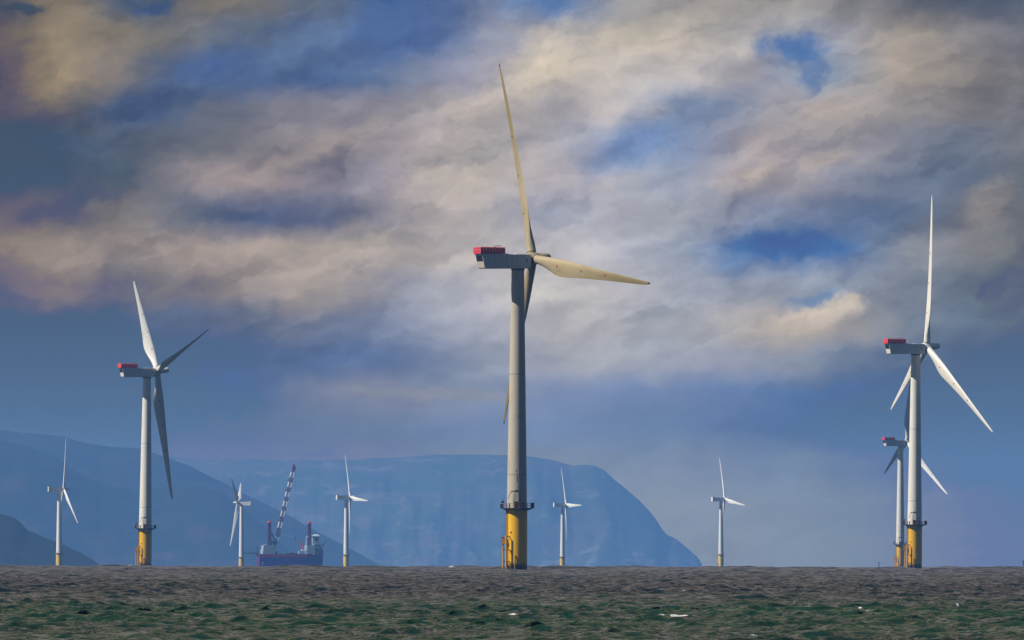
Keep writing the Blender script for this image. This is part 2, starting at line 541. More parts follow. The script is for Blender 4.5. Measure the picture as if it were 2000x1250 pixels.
# ------------------------------------------------------------------ wind turbines
# chord stations along the blade: fraction of span, chord, thickness ratio, chord share ahead of the axis, twist in degrees
ST = [(0.028, 2.15, 1.0, 0.50, 12), (0.06, 2.15, 1.0, 0.50, 12), (0.10, 2.45, 0.80, 0.45, 12), (0.15, 3.15, 0.55, 0.37, 11.5),
      (0.20, 3.85, 0.40, 0.31, 11), (0.245, 4.15, 0.34, 0.29, 10), (0.30, 3.95, 0.29, 0.29, 8.5), (0.38, 3.45, 0.25, 0.29, 6.5),
      (0.48, 2.9, 0.22, 0.29, 4.8), (0.58, 2.42, 0.20, 0.29, 3.4), (0.68, 2.0, 0.19, 0.29, 2.2), (0.78, 1.62, 0.18, 0.29, 1.2),
      (0.88, 1.25, 0.18, 0.30, 0.4), (0.94, 0.98, 0.18, 0.32, 0), (0.975, 0.72, 0.17, 0.36, 0), (0.993, 0.42, 0.16, 0.42, 0), (1.0, 0.14, 0.15, 0.5, 0)]


def blade_section(fr, ch, th, lead, tw, rad, bend, n=28):
    rs = []
    for k in range(n):
        a = 2 * math.pi * k / n
        cx = math.cos(a)
        # circular at the root, an aerofoil further out
        round_ = max(0.0, min(1.0, (th - 0.42) / 0.5))
        t = (1 - cx) / 2                                 # 0 at the leading edge
        foil = th * ch * (1.48 * math.sqrt(max(t, 0)) - 0.63 * t - 1.76 * t * t + 1.42 * t ** 3 - 0.51 * t ** 4) * 1.0
        y = foil if math.sin(a) >= 0 else -foil * 0.8
        yr = 0.5 * ch * th * math.sin(a)
        yy = yr * round_ + y * (1 - round_)
        yc = ch * (lead - t)
        rs.append((-yy, yc))
    c, s_ = math.cos(R(tw)), math.sin(R(tw))
    z = fr * rad
    bx = bend * max(0, fr - 0.1) ** 2 / 0.81
    return [(x * c + y * s_ + bx, -x * s_ + y * c, z) for x, y in rs]


def interp_station(fr):
    for a, b in zip(ST, ST[1:]):
        if a[0] <= fr <= b[0]:
            t = (fr - a[0]) / (b[0] - a[0])
            return tuple(p + (q - p) * t for p, q in zip(a, b))
    return ST[-1]


def make_blade_meshes(rad, k, bend, m, dots):
    fine = []
    for a, b in zip(ST, ST[1:]):
        fine.append(a)
        fine.append(tuple((p + q) / 2 for p, q in zip(a, b)))
    fine.append(ST[-1])
    rings = [blade_section(f, c * k, t, l, w_, rad, bend) for f, c, t, l, w_ in fine]
    bl = MB().rings(rings)
    dm = []
    for fr in dots:
        f, c, t, l, w_ = interp_station(fr)
        sec = blade_section(f, c * k, t, l, w_, rad, bend)
        for idx in (6, len(sec) - 6):
            p, q = Vector(sec[idx]), Vector(sec[idx + 1])
            tang = (q - p).normalized()
            nrm = tang.cross(Vector((0, 0, 1)))
            cen = Vector((sum(v[0] for v in sec) / len(sec), sum(v[1] for v in sec) / len(sec), f * rad))
            if nrm.dot(p - cen) < 0:
                nrm = -nrm
            cc = (p + q) / 2
            dm.append(MB().tube(cc - nrm * 0.12, cc + nrm * 0.03, 0.30, 14))
    return bl, dm


BLADE = {}


def blade(kind, root, mw, m):
    rad, k, bend = (54.4, 1.07, -0.6) if kind == 'large' else (40.0, 0.84, 0.3)
    if (kind, m.name) not in BLADE:
        b, dm = make_blade_meshes(rad, k, bend, m, (0.225, 0.42, 0.62) if kind == 'large' else ())
        o = b.build('blade', m, root, True, mw=mw)
        ds = [q.build('marker_dot', M['dot'], o, True) for q in dm]
        BLADE[(kind, m.name)] = (o.data, [d.data for d in ds])
        return o
    me, ds = BLADE[(kind, m.name)]
    o = bpy.data.objects.new('blade', me)
    COL.objects.link(o)
    o.parent = root
    o.matrix_local = mw
    for d in ds:
        c = bpy.data.objects.new('marker_dot', d)
        COL.objects.link(c)
        c.parent = o
    return o


def rotor(kind, root, hub_h, over, azim, phi, pitch, tilt, cone, mb, mh):
    hubm = (Matrix.Translation((0, 0, hub_h)) @ Matrix.Rotation(azim, 4, 'Z') @ Matrix.Rotation(-tilt, 4, 'Y')
            @ Matrix.Translation((over, 0, 0)))
    k = 1.0 if kind == 'large' else 0.8
    h = MB()
    h.lathe([(0.9 * k, -1.7 * k), (1.45 * k, -1.55 * k), (1.62 * k, -0.6 * k), (1.62 * k, 0.7 * k), (1.45 * k, 1.25 * k), (1.25 * k, 1.5 * k)], 32, 'X')
    for i in range(3):
        a = phi + i * 2 * math.pi / 3
        d = Vector((0, math.sin(a), math.cos(a)))
        h.tube(d * 0.4 * k, d * 1.72 * k, 1.17 * k, 28)
    ho = h.build('hub', mh, root, True, mw=hubm)
    sp = MB().lathe([(1.24 * k, 1.4 * k), (1.22 * k, 2.4 * k), (1.15 * k, 3.6 * k), (1.0 * k, 4.4 * k), (0.75 * k, 4.85 * k), (0.4 * k, 5.08 * k), (0.02, 5.15 * k)], 28, 'X')
    sp.build('spinner', mh, ho, True)
    rg = MB()
    for i in range(3):
        a = phi + i * 2 * math.pi / 3
        d = Vector((0, math.sin(a), math.cos(a)))
        rg.tube(d * 1.66 * k, d * 1.80 * k, 1.20 * k, 28)
    rg.build('bearing_ring', M['steel'], ho, True)
    for i in range(3):
        a = phi + i * 2 * math.pi / 3
        m = hubm @ Matrix.Rotation(-a, 4, 'X') @ Matrix.Rotation(cone, 4, 'Y') @ Matrix.Rotation(-pitch, 4, 'Z')
        blade(kind, root, m, mb)


def near_turbine(label, px, D, yaw, phi, pitch, mats, lean=0.0, cone=6.0, group='large wind turbines with yellow bases'):
    mb, mt, mn, mr = mats
    p = at(px, 1108, D)
    root = thing('wind_turbine', label, 'wind turbine', (p.x, D, sea_z(p.x, D)), group, (0, lean, 0))
    HUB, DECK = 79.8, 15.9
    # foundation
    tp = MB().lathe([(2.68, -12), (2.68, DECK - 0.5), (2.85, DECK - 0.45), (2.85, DECK - 0.02)], 64).build('transition_piece', M['yellow'], root, True)
    c = Vector((-0.82, -0.57, 0))
    q = Vector((0.57, -0.82, 0))
    f = MB()
    for s in (-0.78, 0.78):
        b = c * 3.75 + q * s
        top = 8.9 if s > 0 else 7.0
        f.tube(b + Vector((0, 0, -6)), b + Vector((0, 0, top)), 0.20, 12)
        for z in (2.2, 5.2, top - 0.25):
            f.tube(b + Vector((0, 0, z)), c * 2.5 + q * s * 0.8 + Vector((0, 0, z)), 0.13, 8)
    f.build('boat_landing', M['fender'], tp, True)
    l = MB()
    for s in (-0.22, 0.22):
        b = c * 3.25 + q * s
        l.tube(b + Vector((0, 0, -3)), b + Vector((0, 0, 9.2)), 0.05, 6)
    for i in range(38):
        z = -2.4 + i * 0.3
        l.tube(c * 3.25 - q * 0.22 + Vector((0, 0, z)), c * 3.25 + q * 0.22 + Vector((0, 0, z)), 0.03, 5)
    l.build('ladder', M['rust'], tp)
    rp = MB()
    b = c * 3.55 - q * 0.85
    rp.box(b.x - 0.5, b.x + 0.42, b.y - 0.5, b.y + 0.5, 6.9, 8.45)
    rp.box(b.x - 0.58, b.x - 0.3, b.y - 0.6, b.y - 0.3, 8.45, 8.9)
    rp.box(b.x - 0.6, b.x + 1.5, b.y - 0.6, b.y + 0.7, 6.68, 6.88)
    rp.build('rest_platform', M['fender'], tp)
    up = MB()
    b = c * 2.95 - q * 0.35
    for s in (-0.2, 0.2):
        up.tube(b + q * s + Vector((0, 0, 6.9)), b + q * s + Vector((0, 0, DECK - 0.35)), 0.07, 6)
    for i in range(30):
        z = 7.1 + i * 0.28
        up.tube(b - q * 0.2 + Vector((0, 0, z)), b + q * 0.2 + Vector((0, 0, z)), 0.035, 5)
    up.build('upper_ladder', M['steel'], tp)
    jt = MB()
    for a in (200, 262):
        d = Vector((math.cos(R(a)), math.sin(R(a)), 0)) * 2.95
        if a == 262:
            jt.tube(d + Vector((0, 0, -4)), d + Vector((0, 0, 3.4)), 0.16, 8)
            jt.tube(d + Vector((0, 0, 3.4)), d * 0.9 + Vector((0, 0, 3.7)), 0.16, 8)
    for z in (4.8, 9.6):
        d = Vector((math.cos(R(236)), math.sin(R(236)), 0)) * 2.72
        jt.box(d.x - 0.22, d.x + 0.22, d.y - 0.12, d.y + 0.2, z, z + 0.22)
    jt.build('cable_pipe', M['rust'], tp, True)
    # working platform
    pf = MB().lathe([(2.9, DECK - 0.65), (3.2, DECK - 0.5), (3.95, DECK - 0.22), (3.95, DECK), (2.75, DECK + 0.01)], 40)
    pf.box(-0.8, 0.9, -4.5, -3.3, DECK - 0.32, DECK - 0.03)
    pfo = pf.build('platform', M['steel'], root)
    rl = MB()
    for z in (0.55, 1.12):
        rl.hoop(3.88, DECK + z, 0.045, 40, 5)
    for i in range(20):
        a = 2 * math.pi * (i + 0.5) / 20
        d = Vector((3.88 * math.cos(a), 3.88 * math.sin(a), DECK))
        rl.tube(d, d + Vector((0, 0, 1.14)), 0.05, 5)
    rl.build('railing', M['rust'], pfo)
    bx = MB()
    bx.box(3.55, 4.45, -0.9, 0.5, DECK - 0.1, DECK + 1.35)
    bx.build('equipment_box', M['steel'], pfo)
    bx = MB()
    bx.box(-4.25, -3.35, -1.4, 0.3, DECK - 0.1, DECK + 1.0)
    bx.box(-4.0, -3.3, -1.1, -0.3, DECK + 1.25, DECK + 1.75)
    bx.tube((-3.5, -0.6, DECK + 1), (-3.5, -0.6, DECK + 2.3), 0.07, 6)
    bx.build('equipment_box', M['steel'], pfo)
    lb = MB()
    for x, y, h in ((1.75, -3.3, 1.5), (-1.9, -3.2, 1.2)):
        lb.box(x - 0.17, x + 0.17, y - 0.15, y + 0.15, DECK, DECK + h)
    lb.build('lantern', M['steel'], pfo)
    dv = MB()
    dv.tube((-0.35, -3.35, DECK), (-0.35, -3.35, DECK + 1.6), 0.48, 14)
    dvo = dv.build('davit_crane', M['steel'], pfo, True)
    cb = MB().add([(-1.05, -3.95, DECK + 1.6), (0.4, -3.95, DECK + 1.6), (0.4, -2.85, DECK + 1.6), (-1.05, -2.85, DECK + 1.6),
                   (-0.75, -3.85, DECK + 4.0), (0.3, -3.85, DECK + 4.0), (0.3, -2.95, DECK + 4.0), (-0.75, -2.95, DECK + 4.0)],
                  [(3, 2, 1, 0), (4, 5, 6, 7), (0, 1, 5, 4), (1, 2, 6, 5), (2, 3, 7, 6), (3, 0, 4, 7)])
    cb.build('crane_cabinet', mt, pfo)
    jb = MB()
    jb.tube((0.35, -3.5, DECK + 4.2), (-1.5, -3.7, DECK + 4.25), 0.14, 8)
    jb.tube((-1.4, -3.7, DECK + 4.25), (-2.3, -3.9, DECK + 2.2), 0.07, 6)
    jb.box(-0.5, 0.45, -3.8, -3.1, DECK + 4.0, DECK + 4.55)
    jb.tube((0.45, -3.5, DECK + 4.2), (0.9, -3.7, DECK + 1.7), 0.06, 6)
    jb.build('jib', M['steel'], pfo, True)
    # tower
    prof = [(2.58, DECK - 0.2)]
    z0, z1 = DECK, HUB - 2.75
    for i in range(13):
        t = i / 12
        prof.append((2.58 + (1.60 - 2.58) * t ** 1.05, z0 + (z1 - z0) * t))
    tw = MB().lathe(prof, 64).build('tower', mt, root, True)
    fl = MB()
    for z in (24.3, 50.0):
        t = (z - z0) / (z1 - z0)
        r = 2.58 + (1.60 - 2.58) * t ** 1.05
        fl.lathe([(r - 0.05, z), (r + 0.012, z), (r + 0.012, z + 0.10), (r - 0.05, z + 0.10)], 64)
    fl.build('flange', M['steel'], tw, True)
    MB().box(-0.5, 0.5, -2.62, -2.3, DECK + 0.05, DECK + 2.3).build('door', M['rust'], tw)
    # nacelle
    nm = Matrix.Translation((0, 0, HUB)) @ Matrix.Rotation(yaw, 4, 'Z')
    W = 1.95
    side = [(2.6, 0.85), (2.75, 0.3), (2.75, -2.6), (2.5, -2.78), (-10.2, -2.95), (-10.45, -2.8), (-11.2, 0.55), (-11.1, 0.8)]
    rings = []
    for y, g in ((-W, 0.0), (W, 0.0)):
        rings.append([(x, y, z) for x, z in side])
    na = MB().rings(rings)
    nao = na.build('nacelle', mn, root, mw=nm)
    bv = nao.modifiers.new('soft_edges', 'BEVEL')
    bv.width = 0.10
    bv.segments = 2
    yb = MB().lathe([(1.75, -3.25), (1.75, -2.80)], 32)
    yb.build('yaw_ring', M['steel'], nao, True)
    rf = MB()
    def rear(zz, off):
        t = (0.55 - zz) / (0.55 + 2.8)
        return -11.2 + 0.75 * t - off
    z0_, z1_ = -2.7, -1.15
    rf.add([(rear(z0_, .03), -W + .06, z0_), (rear(z0_, .03), W - .06, z0_), (rear(z1_, .03), W - .06, z1_), (rear(z1_, .03), -W + .06, z1_),
            (rear(z0_, -.05), -W + .06, z0_), (rear(z0_, -.05), W - .06, z0_), (rear(z1_, -.05), W - .06, z1_), (rear(z1_, -.05), -W + .06, z1_)],
           [(0, 1, 2, 3), (7, 6, 5, 4), (0, 4, 5, 1), (1, 5, 6, 2), (2, 6, 7, 3), (3, 7, 4, 0)])
    rf.build('rear_panel', mt, nao)
    ve = MB()
    z0_, z1_ = -1.1, 0.35
    ve.add([(rear(z0_, .025), -W + .15, z0_), (rear(z0_, .025), W - .15, z0_), (rear(z1_, .025), W - .15, z1_), (rear(z1_, .025), -W + .15, z1_),
            (rear(z0_, -.05), -W + .15, z0_), (rear(z0_, -.05), W - .15, z0_), (rear(z1_, -.05), W - .15, z1_), (rear(z1_, -.05), -W + .15, z1_)],
           [(0, 1, 2, 3), (7, 6, 5, 4), (0, 4, 5, 1), (1, 5, 6, 2), (2, 6, 7, 3), (3, 7, 4, 0)])
    ve.build('rear_vent', M['black'], nao)
    mk = MB()
    for z in (-0.45, -0.78, -1.1):
        mk.box(1.35, 1.75, -W - 0.02, -W + 0.05, z - 0.12, z + 0.12)
    mk.build('blue_mark', M['blue'], nao)
    sm = MB()
    for x in (-7.4, -4.2, -1.0):
        sm.box(x - 0.02, x + 0.02, -W - 0.006, -W + 0.05, -2.7, 0.7)
    sm.build('panel_seam', M['steel'], nao)
    lip = MB().box(-11.5, -10.9, -W + 0.02, W - 0.02, 0.62, 0.83)
    lip.build('rear_lip', mt, nao)
    rt = MB()
    rt.box(-3.9, -3.3, -0.9, -0.3, 0.8, 1.0)
    rt.box(-1.0, 1.8, -1.2, 1.2, 0.8, 0.93)
    rt.build('roof_hatch', mn, nao)
    # hoist platform
    hp = MB().box(-11.75, -4.7, -W - 0.02, W + 0.02, 0.86, 1.02).build('hoist_platform', mr, root, mw=nm)
    pan = MB()
    z0, z1 = 1.02, 2.55
    for y in (-W + 0.02, W - 0.05):
        pan.box(-11.7, -4.75, y, y + 0.03, z0, z1 - 0.15)
    for x in (-11.7, -4.78):
        pan.box(x, x + 0.03, -W + 0.06, W - 0.06, z0, z1 - 0.15)
    pan.build('railing_panel', mr, hp)
    po = MB()
    for i in range(9):
        x = -11.72 + i * 0.875
        for y in (-W - 0.03, W + 0.03):
            po.tube((x, y, z0), (x, y, z1), 0.09, 6)
    for y in (-W - 0.03, W + 0.03):
        for z in (z1, (z0 + z1) / 2):
            po.tube((-11.75, y, z), (-4.7, y, z), 0.055, 6)
    for x in (-11.74, -4.72):
        for z in (z1, (z0 + z1) / 2):
            po.tube((x, -W, z), (x, W, z), 0.055, 6)
        for y in (-1.0, 0, 1.0):
            po.tube((x, y, z0), (x, y, z1), 0.05, 6)
    po.build('railing_post', M['hoistpost'] if 'hoistpost' in M else mr, hp)
    an = MB()
    an.tube((-5.2, 0.6, 1.0), (-5.2, 0.6, 3.0), 0.05, 6)
    an.tube((-5.9, 0.6, 2.95), (-4.4, 0.6, 2.95), 0.04, 6)
    for x in (-5.9, -5.2, -4.4):
        an.tube((x, 0.6, 2.95), (x, 0.6, 3.2), 0.07, 6)
    an.tube((-7.0, -0.8, 1.0), (-7.0, -0.8, 2.9), 0.12, 8)
    an.build('weather_mast', M['steel'], nao)
    rotor('large', root, HUB - 0.6, 4.3, yaw, phi, pitch, R(5.2), R(cone), mb, mt if mb is not M['cream'] else mb)
    return root


M['hoistpost'] = paint('hoist_post_paint', (0.95, 0.26, 0.26), None, 0.3)
yaw_ = lambda k: math.asin(k)
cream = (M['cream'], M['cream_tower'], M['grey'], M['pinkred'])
white = (M['white'], M['white'], M['grey'], M['red'])
near_turbine('cream wind turbine with cloud shade painted in, the biggest, with stained blades and a faded red roof railing',
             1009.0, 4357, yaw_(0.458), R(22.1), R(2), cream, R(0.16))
near_turbine('white wind turbine with one bright and two dark blades standing before the left hills',
             283.0, 6901, yaw_(0.338), R(46.9), R(78), white, R(0.55), 6.8)
near_turbine('white wind turbine in front of a smaller one, one slim blade straight up',
             1785.8, 6116, yaw_(0.361), R(-5.17), R(1), white, R(0.30), 5.3)
near_turbine('smaller wind turbine partly hidden behind the tower of the white one at the right',
             1758.0, 10616, yaw_(0.39), R(-8.6), R(74), (M['white'], M['white'], M['grey'], M['pinkred']), R(0.15))


def far_turbine(label, px, hub_py, D, azim, phi, pitch=R(3), hub_px=None):
    p = at(px, 1108, D)
    HUB, DECK = 64.0, 14.8
    h = at(px, hub_py, D)
    root = thing('wind_turbine', label, 'wind turbine', (p.x, D, h.z - HUB), 'distant white wind turbines')
    mt = M['farwhite']
    tp = MB().lathe([(2.35, -9), (2.35, DECK)], 32).build('transition_piece', M['faryellow'], root, True)
    MB().box(-2.9, -2.0, -1.2, -0.4, -6, 7.5).build('boat_landing', M['fender'], tp)
    pf = MB().lathe([(2.1, DECK - 0.3), (3.1, DECK), (3.1, DECK + 0.25), (2.0, DECK + 0.26)], 28).build('platform', M['rust'], root)
    rl = MB().hoop(3.0, DECK + 1.3, 0.07, 24, 5)
    for i in range(12):
        a = 2 * math.pi * i / 12
        d = Vector((3.0 * math.cos(a), 3.0 * math.sin(a), DECK + 0.2))
        rl.tube(d, d + Vector((0, 0, 1.1)), 0.06, 5)
    rl.build('railing', M['rust'], pf)
    prof = [(2.25 + (1.4 - 2.25) * i / 8, DECK + (HUB - 1.9 - DECK) * i / 8) for i in range(9)]
    MB().lathe(prof, 40).build('tower', mt, root, True)
    nm = Matrix.Translation((0, 0, HUB)) @ Matrix.Rotation(azim, 4, 'Z')
    W = 1.7
    side = [(2.2, 1.3), (2.5, 0.6), (2.5, -1.2), (1.4, -1.95), (-7.4, -1.95), (-7.6, -1.6), (-7.6, 1.35), (-7.3, 1.6)]
    no = MB().rings([[(x, -W, z) for x, z in side], [(x, W, z) for x, z in side]]).build('nacelle', M['farwhite'], root, mw=nm)
    MB().box(-8.6, -7.55, -1.85, 1.85, -1.9, 1.95).build('rear_cooler', mt, no)
    an = MB()
    an.tube((-6.5, 0.8, 1.5), (-6.5, 0.8, 3.4), 0.07, 6)
    an.tube((-6.5, -0.8, 1.5), (-6.5, -0.8, 3.4), 0.07, 6)
    an.build('weather_mast', M['steel'], no)
    rotor('small', root, HUB, 3.6, azim, phi, pitch, R(5), R(4.5), mt, mt)
    return root


far_turbine('distant white wind turbine before the dark near headland at the left edge', 115.5, 955.5, 13072, yaw_(0.2), R(-12.4), R(6))
far_turbine('distant white wind turbine facing the other way, two blades close together, beside the ship stern', 471.5, 983, 15504, math.pi - yaw_(0.11), R(57.7), R(78))
far_turbine('distant white wind turbine beside the bow of the crane ship', 676.0, 971.5, 14556, yaw_(0.294), R(25))
far_turbine('distant white wind turbine before the steep end of the headland', 1098.5, 986, 16025, yaw_(0.274), R(28.6))
far_turbine('distant white wind turbine standing before open sky right of the headland', 1408.0, 975, 15117, yaw_(0.344), R(21.3))


# ------------------------------------------------------------------ the jack-up ship
def ship():
    D = 15800
    s = F / D
    PSI = R(8)
    base = at(567, 1108, D)
    z_h = sea_z(base.x, D)
    horizon_z = at(567, 1108, D).z - z_h       # height of the sea rim seen against the ship
    root = thing('jack_up_ship', 'violet and red jack-up crane ship with two tall legs and a banded boom', 'ship',
                 (base.x, D, z_h), None, (0, 0, PSI))
    H = lambda py: at(567, py, D).z - z_h       # picture row -> height above the water
    X = lambda px_: (px_ - 567) / s / math.cos(PSI)
    x0, x1 = X(505.5), X(631)
    B = 10.0
    deck = H(1083)
    m = MB()
    rings = []
    n = 26
    for i in range(n + 1):
        t = i / n
        x = x0 + (x1 - x0) * t
        bow = max(0.0, (t - 0.72) / 0.28)
        hw = B * (1 - bow ** 2.2 * 0.94)
        top = deck + (H(1073.5) - deck) * (max(0.0, (t - 0.74) / 0.26)) ** 1.1
        k = 0.90 - 0.25 * bow
        fl = -2.2 * bow
        rings.append([(x + fl * 0.9, -hw * k * 0.9, -6), (x + fl * 0.4, -hw * k, 1.5), (x, -hw, top - 1.0), (x, -hw, top),
                      (x, hw, top), (x, hw, top - 1.0), (x + fl * 0.4, hw * k, 1.5), (x + fl * 0.9, hw * k * 0.9, -6)])
    m.rings(rings)
    hull = m.build('hull', M['hull'], root)
    bk = MB()
    for sg in (-1, 1):
        rr = []
        for r_ in rings:
            x, y, z = r_[3]
            y = abs(y) * sg + 0.06 * sg
            rr.append([(x, y, z - 2.4), (x, y, z + 0.5), (x, y - 0.25 * sg, z + 0.5), (x, y - 0.25 * sg, z - 2.4)])
        bk.rings(rr)
    bk.build('bulwark', M['strake'], hull)
    ru = MB()
    ru.box(x0 - 0.5, x0 - 0.02, -B, B, 2.0, deck + 0.6)
    ru.box(x0 - 0.7, x0 - 0.5, -B, B, deck + 0.2, deck + 0.6)
    ru.build('stern_rail', M['legred'], hull)
    MB().box(X(509), X(512), -B - 0.12, -B + 0.8, H(1103), H(1097)).build('white_emblem', M['shipwhite'], hull)
    # jack houses
    for a, b, top in ((513, 535, 1065), (597, 613, 1065)):
        jh = MB()
        jh.box(X(a), X(b), -B + 0.5, B - 0.5, deck - 0.3, H(top))
        jh.box(X(a) - 1.0, X(a), -B + 1.5, B - 1.5, deck - 0.3, H(top) - 4.0)
        jh.build('jack_house', M['shipwhite'], root)
    st = MB()
    st.tube((X(511), -B + 1, deck), (X(513), -B + 1, H(1066)), 0.5, 8)
    st.tube((X(513), -B + 1, H(1066)), (X(518), -B + 1, H(1063)), 0.5, 8)
    st.build('stair_tower', M['shipwhite'], root)
    for c, top in ((526, 1018), (604, 1019)):
        lg = MB().lathe([(1.75, -20), (1.75, H(top) - 1.6)], 20, 'Z', (X(c), 0, 0))
        for k in range(4):
            a = math.pi / 4 + k * math.pi / 2
            xx, yy = X(c) + 1.8 * math.cos(a), 1.8 * math.sin(a)
            lg.box(xx - 0.22, xx + 0.22, yy - 0.22, yy + 0.22, 8, H(top) - 1.6)
        lo = lg.build('jack_leg', M['legred'], root, True)
        MB().lathe([(1.9, H(top) - 1.55), (1.9, H(top) - 0.3), (1.3, H(top))], 20, 'Z', (X(c), 0, 0)).build('leg_cap', M['red'], lo, True)
    # crane round the after leg
    cr = MB()
    cr.lathe([(2.5, H(1066)), (2.5, H(1058))], 20, 'Z', (X(526), 0, 0))
    cr.box(X(528), X(541), -2.2, 2.2, H(1062), H(1057))
    cr.tube((X(528), -1.5, H(1036)), (X(539), -1.5, H(1060)), 0.35, 8)
    cr.tube((X(528), 1.5, H(1036)), (X(539), 1.5, H(1060)), 0.35, 8)
    cr.box(X(534), X(538.5), -1.8, 1.8, H(1070), H(1056))
    cro = cr.build('crane', M['navy'], root)
    A_ = Vector((X(538.5), 0, H(1061)))
    Z_ = Vector((X(574.5), 0, H(910)))
    d = (Z_ - A_)
    side = Vector((0, 1, 0))
    up = d.normalized().cross(side)
    cuts = [0.0, 0.085, 0.20, 0.275, 0.345, 0.42, 0.475, 0.545, 0.60, 0.665, 0.725, 0.79, 0.85, 0.92, 1.0]
    white_b, red_b = MB(), MB()
    def half(t):
        return 1.45 if 0.1 < t < 0.85 else 1.45 - 0.5 * (abs(t - 0.48) - 0.37) / 0.13
    for i, (a, b) in enumerate(zip(cuts, cuts[1:])):
        mb_ = white_b if i % 2 == 0 else red_b
        if i == len(cuts) - 2:
            mb_ = red_b
        n_ = max(1, round((b - a) * 32))
        for k in range(n_):
            t0, t1 = a + (b - a) * k / n_, a + (b - a) * (k + 1) / n_
            p0, p1 = A_ + d * t0, A_ + d * t1
            cs = [(1, 1), (1, -1), (-1, -1), (-1, 1)]
            for ci, (u_, v_) in enumerate(cs):
                q0 = p0 + up * u_ * half(t0) + side * v_ * half(t0)
                q1 = p1 + up * u_ * half(t1) + side * v_ * half(t1)
                mb_.tube(q0, q1, 0.34, 6)
                u2, v2 = cs[(ci + 1) % 4]
                r1 = p1 + up * u2 * half(t1) + side * v2 * half(t1)
                mb_.tube(q0, r1, 0.22, 5)
    tip = A_ + d
    red_b.tube(tip - up * 1.6 - d.normalized() * 3, tip + up * 1.0 + d.normalized() * 1.2, 1.2, 8, 0.7)
    bo = MB().tube(A_, tip, 0.22, 6).build('boom', M['boomred'], root)
    white_b.build('white_section', M['farwhite'], bo)
    red_b.build('red_section', M['boomred'], bo)
    hk = MB()
    hk.tube((X(574.5) + 1.2, 0, H(914)), (X(574.5) + 1.2, 0, H(1051)), 0.06, 5)
    hk.tube((X(574.5) + 1.2, 0, H(1054)), (X(574.5) + 1.2, 0, H(1050.5)), 0.5, 8)
    hk.build('hook', M['steel'], root)
    lines = MB()
    lines.tube((X(527), -1, H(1022)), tip, 0.05, 4)
    lines.tube((X(527), 1, H(1022)), tip, 0.05, 4)
    lines.build('luffing_cable', M['steel'], root)
    # bridge at the bow
    ac = MB()
    ac.box(X(609), X(620.5), -B * 0.72, B * 0.72, deck, H(1049.5))
    ac.box(X(612), X(625), -B * 0.55, B * 0.55, deck, H(1063))
    aco = ac.build('accommodation_block', M['shipwhite'], root)
    wi = MB()
    for zz in (1054, 1065, 1073):
        wi.box(X(613.5), X(618.5), -B * 0.72 - 0.06, -B * 0.72 + 0.05, H(zz + 1.6), H(zz - 1.2))
    wi.build('window', M['glass'], aco)
    wh = MB()
    wh.box(X(608.5), X(623), -B * 0.8, B * 0.8, H(1049.3), H(1047.2))
    who = wh.build('wheelhouse', M['glass'], root)
    wr = MB().add([(X(608), -B * .82, H(1047.2)), (X(623.5), -B * .82, H(1047.2)), (X(623.5), B * .82, H(1047.2)), (X(608), B * .82, H(1047.2)),
                   (X(612.5), -2.5, H(1043)), (X(618.5), -2.5, H(1043)), (X(618.5), 2.5, H(1043)), (X(612.5), 2.5, H(1043))],
                  [(3, 2, 1, 0), (4, 5, 6, 7), (0, 1, 5, 4), (1, 2, 6, 5), (2, 3, 7, 6), (3, 0, 4, 7)])
    wr.lathe([(1.3, H(1043.2)), (1.2, H(1041)), (0.3, H(1039.6))], 10, 'Z', (X(615), 0, 0))
    wr.build('wheelhouse_roof', M['shipwhite'], who)
    mt = MB()
    mt.tube((X(595.5), -4, deck), (X(598), -4, H(1049)), 0.7, 8)
    mt.tube((X(598), -4, H(1049)), (X(600.5), -4, H(1047.5)), 0.7, 8)
    mt.build('exhaust_mast', M['shipwhite'], root)
    dc = MB()
    dc.box(X(582.5), X(595), -7, 1, deck, H(1076))
    dc.lathe([(1.4, H(1077)), (1.4, H(1072.5))], 12, 'Z', (X(589), -4, 0))
    dco = dc.build('deck_crane', M['shipwhite'], root)
    MB().tube((X(591.5), -4, H(1073.5)), (X(584), -4, H(1056.5)), 0.85, 8, 0.6).build('deck_crane_boom', M['red'], dco)
    bc = MB()
    bc.tube((X(625), -3, H(1074)), (X(627), -3, H(1069)), 0.8, 8)
    bc.tube((X(627), -3, H(1070)), (X(634.5), -3, H(1059)), 0.4, 8)
    bc.tube((X(627), -3, H(1066)), (X(631), -3, H(1062.5)), 0.3, 8)
    bc.build('bow_crane', M['shipwhite'], root)
    for a, b, t, mm in ((557, 566, 1080.3, 'deck'), (566.6, 572, 1079.3, 'deck'), (572.5, 580, 1080.8, 'navy'), (536, 540, 1077, 'deck')):
        MB().box(X(a), X(b), -B + 2, 0, deck - 0.1, H(t)).build('deck_container', M[mm], root)
    gw = MB()
    xa, xb = X(478), X(505)
    z = H(1081)
    for y in (-1, 1):
        for zz in (z - 0.5, z + 0.9):
            gw.tube((xa, y, zz + 0.6), (xb, y, zz), 0.16, 6)
        for i in range(9):
            x = xa + (xb - xa) * i / 8
            gw.tube((x, y, z - 0.4), (x, y, z + 1.3), 0.1, 5)
    gw.box(xa, xb, -1, 1, z - 0.2, z + 0.15)
    gw.tube((X(502.5), 0, z - 3), (X(503), 0, H(1066)), 0.5, 8)
    gw.build('gangway', M['steel'], root)
    return root


ship()


